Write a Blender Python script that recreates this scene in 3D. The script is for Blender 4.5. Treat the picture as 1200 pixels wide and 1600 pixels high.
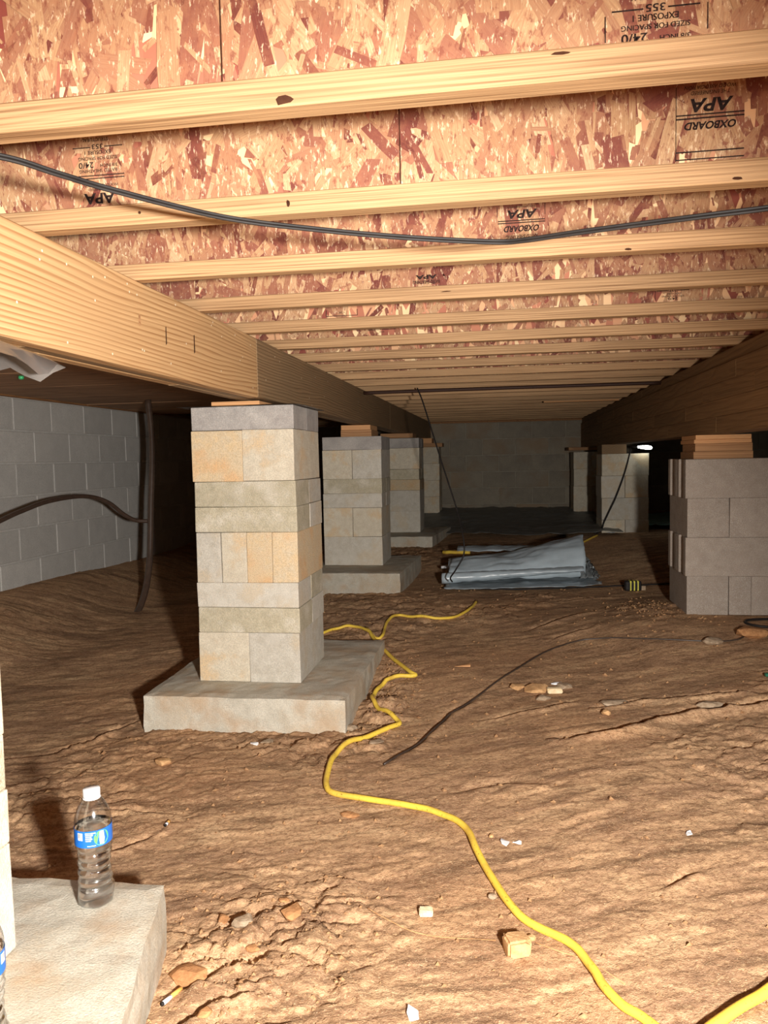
import bpy, bmesh, math, random
import numpy as np
from mathutils import Matrix, Vector, noise as mn
for o in list(bpy.data.objects): bpy.data.objects.remove(o)
S = bpy.context.scene
COL = S.collection
# ------------------------------------------------------------------ camera
cd = bpy.data.cameras.new('camera'); cam = bpy.data.objects.new('camera', cd); COL.objects.link(cam)
nv = lambda v: np.array(v, float)/np.linalg.norm(v)
_y = nv([183, -87, 1202]); _x = -nv([-7800, 73, 1202]); _x = nv(_x-_x.dot(_y)*_y); _z = np.cross(_x, _y)
R = np.array([_x, _y, _z])                      # rows: world axes seen in the camera (x right, y down, z ahead)
M = Matrix([[R[i][0], -R[i][1], -R[i][2], (0, 0, .95)[i]] for i in range(3)]+[[0, 0, 0, 1]])
cam.matrix_world = M
cd.sensor_width = 36; cd.lens = 1202/1600*36; cd.clip_start = .02
S.camera = cam
# ------------------------------------------------------------------ world, lamp, exposure
w = bpy.data.worlds.new('world'); S.world = w; w.use_nodes = True
w.node_tree.nodes['Background'].inputs[0].default_value = (.75, .85, 1, 1)
w.node_tree.nodes['Background'].inputs[1].default_value = .02
ld = bpy.data.lights.new('work_light', 'SPOT'); lo = bpy.data.objects.new('work_light', ld); COL.objects.link(lo)
lo.location = (.46, -.20, .92)
lo.rotation_euler = (Vector((-1.42, 3.0, -.45))-Vector(lo.location)).to_track_quat('-Z', 'Y').to_euler()
ld.energy = 295; ld.spot_size = math.radians(104); ld.spot_blend = .62; ld.shadow_soft_size = .05
ld.color = (1, .955, .9)
sd = bpy.data.lights.new('work_light_spill', 'POINT'); so = bpy.data.objects.new('work_light_spill', sd); COL.objects.link(so)
so.location = lo.location; sd.energy = 10; sd.shadow_soft_size = .05; sd.color = (1, .86, .7)
S.view_settings.view_transform = 'Standard'; S.view_settings.look = 'None'
S.view_settings.gamma = 1; S.view_settings.use_curve_mapping = False
S.view_settings.exposure = .9
# ------------------------------------------------------------------ helpers
rnd = random.Random(7)
def lin(r, g, b):
    f = lambda c: (c/255/12.92 if c/255 <= .04045 else ((c/255+.055)/1.055)**2.4)
    return (f(r), f(g), f(b), 1)
def mesh(name, verts, faces, m=None, parent=None, smooth=False):
    me = bpy.data.meshes.new(name); me.from_pydata([tuple(v) for v in verts], [], faces); me.update()
    if smooth: me.polygons.foreach_set('use_smooth', [True]*len(me.polygons))
    if m:
        for k in (m if isinstance(m, (list, tuple)) else [m]): me.materials.append(k)
    o = bpy.data.objects.new(name, me); COL.objects.link(o)
    if parent: o.parent = parent
    return o
def bobj(name, bm, m=None, parent=None, smooth=False):
    me = bpy.data.meshes.new(name); bm.to_mesh(me); bm.free()
    if smooth: me.polygons.foreach_set('use_smooth', [True]*len(me.polygons))
    if m: me.materials.append(m)
    o = bpy.data.objects.new(name, me); COL.objects.link(o)
    if parent: o.parent = parent
    return o
def tag(o, label=None, cat=None, group=None, kind=None):
    if label: o['label'] = label
    if cat: o['category'] = cat
    if group: o['group'] = group
    if kind: o['kind'] = kind
    return o
def empty(name, label, cat, group=None, loc=(0, 0, 0)):
    o = bpy.data.objects.new(name, None); COL.objects.link(o); o.empty_display_size = .05
    o.location = loc
    return tag(o, label, cat, group)
def box_bm(x0, x1, y0, y1, z0, z1, bev=.003, seg=1, jit=0, rs=None):
    bm = bmesh.new(); bmesh.ops.create_cube(bm, size=1)
    for v in bm.verts:
        v.co = Vector(((x0+x1)/2+v.co.x*(x1-x0), (y0+y1)/2+v.co.y*(y1-y0), (z0+z1)/2+v.co.z*(z1-z0)))
        if jit: v.co += Vector([(rs or rnd).uniform(-jit, jit) for _ in range(3)])
    if bev: bmesh.ops.bevel(bm, geom=bm.edges[:], offset=bev, segments=seg, affect='EDGES', profile=.6)
    return bm
def box(name, x0, x1, y0, y1, z0, z1, m, parent=None, bev=.003, jit=0):
    return bobj(name, box_bm(x0, x1, y0, y1, z0, z1, bev, 1, jit), m, parent)
def catmull(P, n=8):
    P = [np.array(p, float) for p in P]; out = []
    Q = [2*P[0]-P[1]]+P+[2*P[-1]-P[-2]]
    for i in range(1, len(Q)-2):
        a, b, c, d = Q[i-1:i+3]
        for k in range(n):
            t = k/n
            out.append(.5*((2*b)+(-a+c)*t+(2*a-5*b+4*c-d)*t*t+(-a+3*b-3*c+d)*t**3))
    out.append(P[-1]); return out
def tube(name, P, r, m, parent=None, n=8, seg=10, smoothpath=True):
    P = catmull(P, n) if smoothpath else [np.array(p, float) for p in P]
    V = []; F = []; up = np.array([0, 0, 1.]); N = len(P)
    for i, p in enumerate(P):
        t = P[min(i+1, N-1)]-P[max(i-1, 0)]; t = t/(np.linalg.norm(t)+1e-9)
        if i == 0:
            a = np.cross(t, up)
            if np.linalg.norm(a) < .05: a = np.cross(t, [1, 0, 0])
        else: a = a-t*a.dot(t)
        a = a/np.linalg.norm(a); b = np.cross(t, a)
        rr = r(i/(N-1)) if callable(r) else r
        for k in range(seg):
            q = 2*math.pi*k/seg; V.append(p+rr*(a*math.cos(q)+b*math.sin(q)))
    for i in range(N-1):
        for k in range(seg):
            F.append((i*seg+k, i*seg+(k+1) % seg, (i+1)*seg+(k+1) % seg, (i+1)*seg+k))
    F.append(tuple(range(seg))[::-1]); F.append(tuple((N-1)*seg+k for k in range(seg)))
    return mesh(name, V, F, m, parent, True)
def lathe(name, prof, m, parent=None, seg=40, loc=(0, 0, 0), fn=None, cap=True):
    V = []; F = []
    for i, (r, z) in enumerate(prof):
        for k in range(seg):
            q = 2*math.pi*k/seg; rr = r*(fn(q, z) if fn else 1)
            V.append((loc[0]+rr*math.cos(q), loc[1]+rr*math.sin(q), loc[2]+z))
    n = len(prof)
    for i in range(n-1):
        for k in range(seg): F.append((i*seg+k, i*seg+(k+1) % seg, (i+1)*seg+(k+1) % seg, (i+1)*seg+k))
    if cap:
        F.append(tuple(range(seg))[::-1]); F.append(tuple((n-1)*seg+k for k in range(seg)))
    return mesh(name, V, F, m, parent, True)
# numpy noise
def _h(ix, iy, s):
    n = (ix.astype(np.int64)*374761393+iy.astype(np.int64)*668265263+s*974634777) & 0x7fffffff
    n = ((n ^ (n >> 13))*1274126177) & 0x7fffffff
    return ((n ^ (n >> 16)) & 0xffff)/65535.
def vn(x, y, s=0):
    ix = np.floor(x); iy = np.floor(y); fx = x-ix; fy = y-iy
    fx = fx*fx*fx*(fx*(fx*6-15)+10); fy = fy*fy*fy*(fy*(fy*6-15)+10)
    a = _h(ix, iy, s); b = _h(ix+1, iy, s); c = _h(ix, iy+1, s); d = _h(ix+1, iy+1, s)
    return (a*(1-fx)+b*fx)*(1-fy)+(c*(1-fx)+d*fx)*fy-.5
def fbm(x, y, s=0, o=4):
    r = 0; a = 1
    for k in range(o): r = r+a*vn(x*2**k+k*17.3, y*2**k-k*9.1, s+k); a *= .5
    return r
def worley2(x, y, s=0):
    ix = np.floor(x); iy = np.floor(y); a = np.full_like(x, 9.); b = np.full_like(x, 9.); hb = np.zeros_like(x)
    for dx in (-1, 0, 1):
        for dy in (-1, 0, 1):
            jx = ix+dx; jy = iy+dy
            d = np.hypot(jx+_h(jx, jy, s)-x, jy+_h(jx, jy, s+5)-y); m = d < a
            b = np.where(m, a, np.minimum(b, d)); a = np.where(m, d, a); hb = np.where(m, _h(jx, jy, s+9), hb)
    return a, b, hb
def worley(x, y, s=0):
    ix = np.floor(x); iy = np.floor(y); best = np.full_like(x, 9.); hb = np.zeros_like(x)
    for dx in (-1, 0, 1):
        for dy in (-1, 0, 1):
            jx = ix+dx; jy = iy+dy
            d = np.hypot(jx+_h(jx, jy, s)-x, jy+_h(jx, jy, s+5)-y); m = d < best
            best = np.where(m, d, best); hb = np.where(m, _h(jx, jy, s+9), hb)
    return best, hb
sst = lambda a, b, x: (lambda t: t*t*(3-2*t))(np.clip((x-a)/(b-a), 0, 1))
# ------------------------------------------------------------------ materials
def mat(name, rough=.85, spec=.3):
    m = bpy.data.materials.new(name); m.use_nodes = True; nt = m.node_tree
    b = nt.nodes['Principled BSDF']; b.inputs['Roughness'].default_value = rough; b.inputs['Specular IOR Level'].default_value = spec
    return m, nt, b
class G:
    """tiny node graph writer"""
    def __init__(s, nt): s.nt = nt
    def n(s, t, **k):
        q = s.nt.nodes.new(t)
        for a, b in k.items(): setattr(q, a, b)
        return q
    def put(s, sock, v):
        if hasattr(v, 'links'): s.nt.links.new(v, sock)
        else: sock.default_value = v
    def pos(s): return s.n('ShaderNodeNewGeometry').outputs['Position']
    def obj(s): return s.n('ShaderNodeTexCoord').outputs['Object']
    def rand(s): return s.n('ShaderNodeObjectInfo').outputs['Random']
    def mul(s, v, xyz):
        q = s.n('ShaderNodeVectorMath', operation='MULTIPLY'); s.put(q.inputs[0], v); q.inputs[1].default_value = xyz; return q.outputs[0]
    def addv(s, v, u):
        q = s.n('ShaderNodeVectorMath', operation='ADD'); s.put(q.inputs[0], v); s.put(q.inputs[1], u); return q.outputs[0]
    def noise(s, v, scale=1, detail=4, rough=.55, dist=0):
        q = s.n('ShaderNodeTexNoise'); s.put(q.inputs['Vector'], v); q.inputs['Scale'].default_value = scale
        q.inputs['Detail'].default_value = detail; q.inputs['Roughness'].default_value = rough; q.inputs['Distortion'].default_value = dist
        return q.outputs['Fac']
    def vor(s, v, scale=1, feature='F1', out='Distance'):
        q = s.n('ShaderNodeTexVoronoi', feature=feature); s.put(q.inputs['Vector'], v); q.inputs['Scale'].default_value = scale; return q.outputs[out]
    def math(s, op, a, b=0, c=None):
        q = s.n('ShaderNodeMath', operation=op); s.put(q.inputs[0], a); s.put(q.inputs[1], b)
        if c is not None: s.put(q.inputs[2], c)
        return q.outputs[0]
    def ramp(s, f, stops):
        q = s.n('ShaderNodeValToRGB'); s.put(q.inputs[0], f); e = q.color_ramp.elements
        while len(e) < len(stops): e.new(.5)
        for k, (p, c) in enumerate(stops): e[k].position = p; e[k].color = c if hasattr(c, '__len__') else (c, c, c, 1)
        return q.outputs[0]
    def mix(s, f, a, b, mode='MIX'):
        q = s.n('ShaderNodeMix', data_type='RGBA', blend_type=mode); s.put(q.inputs[0], f); s.put(q.inputs[6], a); s.put(q.inputs[7], b); return q.outputs[2]
    def bump(s, h, strength, dist, bsdf):
        q = s.n('ShaderNodeBump'); s.put(q.inputs['Height'], h); q.inputs['Strength'].default_value = strength; q.inputs['Distance'].default_value = dist
        s.nt.links.new(q.outputs[0], bsdf.inputs['Normal'])
def plain(name, c, rough=.6, spec=.4, amt=.12, scale=60):
    m, nt, b = mat(name, rough, spec); g = G(nt)
    f = g.noise(g.pos(), scale, 4)
    g.put(b.inputs['Base Color'], g.mix(g.ramp(f, [(.3, 0.), (.7, 1.)]), tuple(x*(1-amt) for x in c[:3])+(1,), tuple(min(1, x*(1+amt)) for x in c[:3])+(1,)))
    return m
def wood(name, pale, dark, axis, ring=75, amp=2.2, contrast=1., fine=1.):
    """growth rings stacked in z, long grain down one axis"""
    m, nt, b = mat(name, .7, .25); g = G(nt); p = g.pos()
    rv = g.n('ShaderNodeCombineXYZ'); r = g.rand()
    for k in range(3): g.put(rv.inputs[k], g.math('MULTIPLY', r, (13., 7.1, 3.7)[k]))
    q = g.addv(p, rv.outputs[0])
    along = (.9, 7, 7) if axis == 'X' else (7, .9, 7)
    warp = g.noise(g.mul(q, along), 1.1, 2, .5)
    sep = g.n('ShaderNodeSeparateXYZ'); g.put(sep.inputs[0], q)
    hz = g.math('ADD', sep.outputs[2], g.math('MULTIPLY', sep.outputs[1 if axis == 'X' else 0], .35))
    ph = g.math('ADD', g.math('MULTIPLY', hz, ring), g.math('MULTIPLY', warp, amp*6))
    fr = g.math('FRACT', ph)
    st = (2.5, 260, 260) if axis == 'X' else (260, 2.5, 260)
    streak = g.noise(g.mul(q, st), 1, 3, .6)
    late = g.ramp(fr, [(0, .15), (.45, .3), (.82, 1.), (.95, .9), (1, .15)])
    v = g.math('ADD', g.math('MULTIPLY', late, .62*contrast), g.math('MULTIPLY', g.math('SUBTRACT', streak, .45), .9*fine))
    c = g.ramp(v, [(0, pale), (.75, dark)])
    blot = g.noise(g.mul(q, (3, 3, 3)), 1, 3)
    c = g.mix(g.ramp(blot, [(.4, 0.), (.75, .45)]), c, tuple(x*.72 for x in pale[:3])+(1,))
    tone = g.math('ADD', g.math('MULTIPLY', g.rand(), .22), .89)
    hs = g.n('ShaderNodeHueSaturation'); g.put(hs.inputs['Color'], c); g.put(hs.inputs['Value'], tone)
    g.put(b.inputs['Base Color'], hs.outputs[0]); g.bump(v, .25, .002, b)
    return m
def concrete(name, base, stain, dark, st_amt=.5, scale=6, dust=None, bump=.5, speck=0.):
    m, nt, b = mat(name, .93, .15); g = G(nt); p = g.pos()
    rv = g.n('ShaderNodeCombineXYZ'); r = g.rand()
    for k in range(3): g.put(rv.inputs[k], g.math('MULTIPLY', r, (31., 17.1, 23.7)[k]))
    q = g.addv(p, rv.outputs[0])
    n1 = g.noise(q, scale, 5, .6); n2 = g.noise(q, scale*4, 4, .65); n3 = g.noise(p, 230, 3, .7)
    c = g.mix(g.ramp(n2, [(.35, 0.), (.7, 1.)]), base, dark)
    c = g.mix(g.math('MULTIPLY', g.ramp(n1, [(.5, 0.), (.62, 1.)]), st_amt), c, stain)
    c = g.mix(g.ramp(n3, [(.38, .55), (.62, 0.)]), c, tuple(x*.55 for x in base[:3])+(1,))
    if speck: c = g.mix(g.ramp(g.noise(p, 420, 2, .6), [(.56, 0.), (.66, speck)]), c, (.75, .72, .68, 1))
    if dust: c = g.mix(g.ramp(g.noise(q, 9, 4), [(.5, 0.), (.7, .5)]), c, dust)
    hs = g.n('ShaderNodeHueSaturation'); g.put(hs.inputs['Color'], c); g.put(hs.inputs['Value'], g.math('ADD', g.math('MULTIPLY', g.rand(), .16), .92))
    g.put(b.inputs['Base Color'], hs.outputs[0])
    g.bump(g.math('ADD', n3, g.math('MULTIPLY', n2, 1.2)), bump, .004, b)
    return m
LVL = wood('flange_wood', lin(190, 153, 112), lin(114, 80, 50), 'X', 120, 1.2, .45, 2.1)
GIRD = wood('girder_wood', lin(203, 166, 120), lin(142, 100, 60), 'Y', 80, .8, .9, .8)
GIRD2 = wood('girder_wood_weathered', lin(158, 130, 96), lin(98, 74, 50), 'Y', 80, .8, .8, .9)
GLU = wood('glulam_wood', lin(160, 126, 88), lin(96, 72, 48), 'Y', 40, 1.2, .5, 1.2)
SILL = wood('sill_wood', lin(165, 120, 78), lin(110, 72, 44), 'Y', 55, 1.2, .9, .8)
DARKBRD = wood('dark_board', lin(186, 144, 108), lin(120, 88, 62), 'X', 26, 1.2, .8, 1.)
SHIM = wood('shim_wood', lin(228, 176, 124), lin(178, 120, 76), 'X', 130, .8, .8, .8)
SHIMR = wood('shim_wood_reddish', lin(186, 142, 100), lin(136, 96, 64), 'X', 60, 1.5, .8, .8)
PIER_TAN = concrete('old_block_tan', lin(222, 212, 190), lin(222, 188, 140), lin(202, 190, 168), .7, 7, None, .55, .25)
PIER_GRAY = concrete('old_block_gray', lin(214, 208, 194), lin(214, 192, 156), lin(192, 184, 168), .5, 7, lin(205, 200, 188), .55, .25)
PIER_BAND = concrete('old_block_mossy', lin(204, 194, 168), lin(226, 218, 200), lin(176, 166, 140), .8, 9, None, .8, .25)
PIER_OR = concrete('old_block_orange', lin(218, 192, 152), lin(222, 172, 116), lin(208, 194, 168), .7, 8, None, .55, .25)
CAPM = concrete('cap_block_gray', lin(178, 172, 166), lin(200, 194, 186), lin(150, 144, 140), .6, 9, None, .6, .2)
FOOT = concrete('footing_concrete', lin(206, 200, 184), lin(194, 172, 142), lin(186, 180, 164), .6, 4, lin(176, 142, 106), .5, .15)
NEWB = concrete('new_block_gray', lin(176, 163, 150), lin(170, 154, 140), lin(156, 143, 130), .4, 5, None, .7, .5)
WALLB = concrete('wall_block_gray', lin(208, 206, 200), lin(194, 192, 188), lin(198, 196, 190), .4, 3, None, .35, .1)
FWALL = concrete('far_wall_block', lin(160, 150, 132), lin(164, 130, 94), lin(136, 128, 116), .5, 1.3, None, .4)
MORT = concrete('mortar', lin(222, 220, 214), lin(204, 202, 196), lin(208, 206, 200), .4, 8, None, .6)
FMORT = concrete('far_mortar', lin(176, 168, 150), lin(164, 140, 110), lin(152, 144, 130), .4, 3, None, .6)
BLACK = plain('black_rubber', lin(34, 30, 28), .6, .3, .3, 30)
DARKC = plain('dark_cable', lin(66, 54, 46), .4, .6, .3, 60)
BROWNP = plain('brown_pipe', lin(78, 62, 52), .3, .6, .2, 30)
INK = plain('black_ink', lin(42, 32, 30), .9, .1, .6, 160)
DARKWOOD = plain('dark_knot', lin(64, 38, 26), .9, .1, .3, 80)
WHITE = plain('white_plastic', lin(232, 234, 236), .45, .5, .03)
BLUE = plain('blue_label', lin(28, 104, 196), .35, .5, .1, 30)
GREEN = plain('green_print', lin(96, 176, 92), .5, .4, .2, 300)
YEL = None
def m_hose():
    m, nt, b = mat('yellow_rubber', .5, .4); g = G(nt)
    f = g.noise(g.pos(), 14, 5, .65); f2 = g.noise(g.pos(), 140, 3)
    c = g.mix(g.ramp(f, [(.45, 0.), (.75, .7)]), lin(240, 206, 78), lin(190, 146, 72))
    c = g.mix(g.ramp(f2, [(.62, 0.), (.72, .8)]), c, lin(110, 74, 38))
    g.put(b.inputs['Base Color'], c); return m
YEL = m_hose()
def m_osb(name, strands):
    m, nt, b = mat(name, .72, .25); g = G(nt)
    if strands:
        a = g.n('ShaderNodeAttribute', attribute_name='tone').outputs['Fac']
        uv = g.n('ShaderNodeUVMap', uv_map='grain').outputs[0]
        c = g.ramp(a, [(0, lin(92, 44, 38)), (.14, lin(112, 60, 52)), (.28, lin(142, 94, 74)), (.42, lin(158, 116, 88)), (.58, lin(170, 132, 98)), (.75, lin(180, 145, 107)), (.9, lin(192, 158, 120)), (1, lin(206, 178, 140))])
        s1 = g.noise(g.mul(uv, (22, 420, 1)), 1, 3, .6); s2 = g.noise(g.mul(uv, (30, 60, 1)), 1, 3)
        c = g.mix(g.ramp(s1, [(.38, .6), (.62, 0.)]), c, g.mix(.6, c, lin(128, 74, 54)))
        c = g.mix(g.ramp(g.noise(g.pos(), 26, 5, .7), [(.45, 0.), (.65, .45)]), c, lin(162, 114, 82))
        c = g.mix(g.ramp(g.noise(g.mul(g.pos(), (2.2, 1, 1)), 48, 4, .7), [(.54, 0.), (.64, .75)]), c, lin(120, 66, 52))
        c = g.mix(g.ramp(g.noise(g.mul(g.pos(), (2.5, 1, .8)), 70, 3, .7), [(.58, 0.), (.66, .6)]), c, lin(232, 206, 170))
        c = g.mix(g.ramp(s2, [(.58, 0.), (.72, .35)]), c, lin(150, 90, 66))
        g.bump(s1, .3, .001, b)
    else:
        p = g.pos(); v = g.vor(g.mul(p, (40, 40, 12)), 1, 'F1', 'Color')
        q = g.n('ShaderNodeSeparateColor'); g.put(q.inputs[0], v)
        c = g.ramp(q.outputs[0], [(0, lin(130, 66, 56)), (.3, lin(186, 124, 96)), (.6, lin(216, 170, 128)), (1, lin(236, 206, 160))])
    g.put(b.inputs['Base Color'], c); return m
OSB = m_osb('strand_board', False); FLAKE = m_osb('strand_board_flakes', True)
def m_soil(name='soil'):
    m, nt, b = mat(name, .95, .12); g = G(nt); p = g.pos()
    rot = g.n('ShaderNodeVectorRotate', rotation_type='Z_AXIS'); g.put(rot.inputs['Vector'], p); rot.inputs['Angle'].default_value = -.3
    u = g.mul(rot.outputs[0], (1, 3.2, 2))
    n0 = g.noise(p, 1.1, 3, .5); n1 = g.noise(u, 3.2, 6, .62, .4); n2 = g.noise(u, 14, 5, .65); n3 = g.noise(p, 90, 4, .7); n4 = g.noise(p, 300, 2, .7)
    c = g.ramp(n1, [(.3, lin(140, 110, 86)), (.43, lin(180, 144, 112)), (.56, lin(202, 164, 126)), (.72, lin(218, 184, 144))])
    c = g.mix(g.ramp(n2, [(.48, 0.), (.64, .7)]), c, lin(128, 98, 72))
    c = g.mix(g.ramp(n0, [(.5, 0.), (.66, .5)]), c, lin(200, 152, 110))
    c = g.mix(g.ramp(g.noise(g.mul(u, (.8, 1.6, 1)), 3.1, 5, .62, .6), [(.53, 0.), (.63, .62)]), c, lin(104, 80, 60))
    c = g.mix(g.ramp(g.noise(u, 38, 4, .7), [(.52, 0.), (.66, .5)]), c, lin(222, 186, 142))
    c = g.mix(g.ramp(n3, [(.36, .65), (.52, 0.)]), c, lin(126, 92, 66))
    c = g.mix(g.ramp(n4, [(.62, 0.), (.70, .7)]), c, lin(240, 212, 172))
    c = g.mix(g.ramp(g.vor(p, 75), [(.10, .8), (.16, 0.)]), c, lin(196, 160, 122))
    g.put(b.inputs['Base Color'], c)
    g.bump(g.math('ADD', g.math('MULTIPLY', n3, 1.), g.math('ADD', g.math('MULTIPLY', n4, .7), g.math('ADD', g.math('MULTIPLY', n2, .3), g.math('MULTIPLY', g.ramp(g.noise(p, 34, 5, .75), [(.42, 0.), (.5, 1.)]), .32)))), .6, .005, b)
    return m
SOIL = m_soil()
def m_clod(name, a, bb):
    m, nt, b = mat(name, .95, .1); g = G(nt); p = g.pos()
    c = g.mix(g.ramp(g.noise(p, 60, 5, .65), [(.35, 0.), (.65, 1.)]), a, bb)
    g.put(b.inputs['Base Color'], c); g.bump(g.noise(p, 160, 4, .7), .6, .004, b); return m
CLOD = m_clod('red_clay', lin(196, 146, 100), lin(160, 114, 76)); TAN = m_clod('tan_stone', lin(214, 172, 124), lin(186, 144, 100))
GRAYST = m_clod('gray_stone', lin(180, 160, 136), lin(148, 126, 102)); PALE = m_clod('pale_block', lin(236, 218, 184), lin(216, 192, 150))
def m_film(name, c, rough=.35, trans=0., spec=.5):
    m, nt, b = mat(name, rough, spec); g = G(nt)
    f = g.noise(g.pos(), 9, 4)
    g.put(b.inputs['Base Color'], g.mix(g.ramp(f, [(.35, 0.), (.7, 1.)]), tuple(x*.8 for x in c[:3])+(1,), c))
    b.inputs['Alpha'].default_value = 1-trans; return m
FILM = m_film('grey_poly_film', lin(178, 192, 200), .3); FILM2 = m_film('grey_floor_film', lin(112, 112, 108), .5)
FLAP = m_film('smoky_film', lin(124, 120, 116), .28, .25); TEAL = m_film('pale_teal_film', lin(170, 214, 204), .5)
def m_emit(name, c, s):
    m, nt, b = mat(name); b.inputs['Emission Color'].default_value = c; b.inputs['Emission Strength'].default_value = s; return m
def m_glass(name, ior, rough, thin=False):
    m = bpy.data.materials.new(name); m.use_nodes = True; nt = m.node_tree; nt.nodes.remove(nt.nodes['Principled BSDF']); g = G(nt)
    out = nt.nodes['Material Output']
    if thin:      # clear PET shell: mostly clear with a fresnel sheen
        a = g.n('ShaderNodeBsdfTransparent'); a.inputs[0].default_value = (.95, .96, .97, 1)
        q = g.n('ShaderNodeBsdfGlossy'); q.inputs['Roughness'].default_value = .12
        lw = g.n('ShaderNodeLayerWeight'); lw.inputs[0].default_value = .35
        mx = g.n('ShaderNodeMixShader'); g.put(mx.inputs[0], g.math('ADD', g.math('MULTIPLY', lw.outputs['Facing'], .5), .15))
        nt.links.new(a.outputs[0], mx.inputs[1]); nt.links.new(q.outputs[0], mx.inputs[2]); nt.links.new(mx.outputs[0], out.inputs[0])
    else:
        q = g.n('ShaderNodeBsdfGlass'); q.inputs['IOR'].default_value = ior; q.inputs['Roughness'].default_value = rough
        nt.links.new(q.outputs[0], out.inputs[0])
    return m
PET = m_glass('clear_pet', 1.5, .05, True); WATER = m_glass('water', 1.33, .0)
# ------------------------------------------------------------------ ground shape
GC = np.array([(-.9,2.6,-.03),(-.5,2.65,-.03),(-.45,1.4,-.05),(0,1.1,-.05),(.6,1.2,-.03),(1,1.8,.0),(.5,2.6,.03),(1.2,2.8,.08),(.92,3.95,.14),(.2,4.5,.10),(-.6,4.6,.10),(-.95,4.6,.11),(-.7,6.5,.17),(0,6.8,.2),(1,6.95,.26),(0,9.6,.28),(-2.97,4.0,.0),(-2.97,6,-.04),(-1.9,2.6,-.06),(-1.6,4.5,0),(2.5,4,.18),(3.5,9,.27),(0,-.5,-.05),(-2.5,0,-.06),(2.5,0,.0),(-2.97,9.6,.08),(-1.2,1.5,-.06),(0,3.4,.04),(1.6,6.9,.26)])
RUTS = [([(.19,2.52),(.28,2.54),(.36,2.566),(.50,2.664),(.647,2.756),(.78,2.786),(.94,2.81),(1.3,2.83)],.042,.024),
 ([(.126,3.885),(.242,3.986),(.383,4.116),(.524,4.197)],.022,.02),([(.233,3.742),(.321,3.78),(.436,3.858)],.02,.02),
 ([(.328,2.813),(.498,2.888),(.638,2.91),(.756,2.933),(.956,2.935)],.026,.016),([(-1.396,1.956),(-1.207,1.972),(-1.061,1.992),(-.892,2.0)],.012,.01),
 ([(-.062,2.747),(.147,2.816),(.269,2.902)],.016,.015),([(-1.687,2.365),(-1.551,2.396),(-1.474,2.512),(-1.397,2.703)],.02,.014),
 ([(.356,1.737),(.405,1.774),(.453,1.801)],.012,.012),([(-.378,2.359),(-.295,2.538),(-.233,2.719),(-.195,2.835),(-.091,2.992)],.012,.018),
 ([(-1.1,1.75),(-1.0,1.8),(-.93,1.9)],.014,.012),([(-.62,1.30),(-.55,1.36),(-.47,1.42)],.018,.014),([(-.6,1.2),(-.52,1.28),(-.45,1.3)],.016,.012),
 ([(.2,4.45),(.5,4.62),(.8,4.7)],.012,.015),([(1.0,3.2),(1.3,3.22),(1.6,3.3)],.016,.016),([(-.2,2.15),(.0,2.22),(.15,2.2)],.008,.02)]
def gbase(x, y):
    x = np.asarray(x, float); y = np.asarray(y, float); s = np.zeros_like(x); w_ = np.zeros_like(x)
    for a, b, c in GC:
        q = 1/((x-a)**2+(y-b)**2+.12)**2; s += q*c; w_ += q
    return s/w_+.20*sst(-2.2, -2.97, x)*sst(1.5, 3.5, y)
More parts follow.
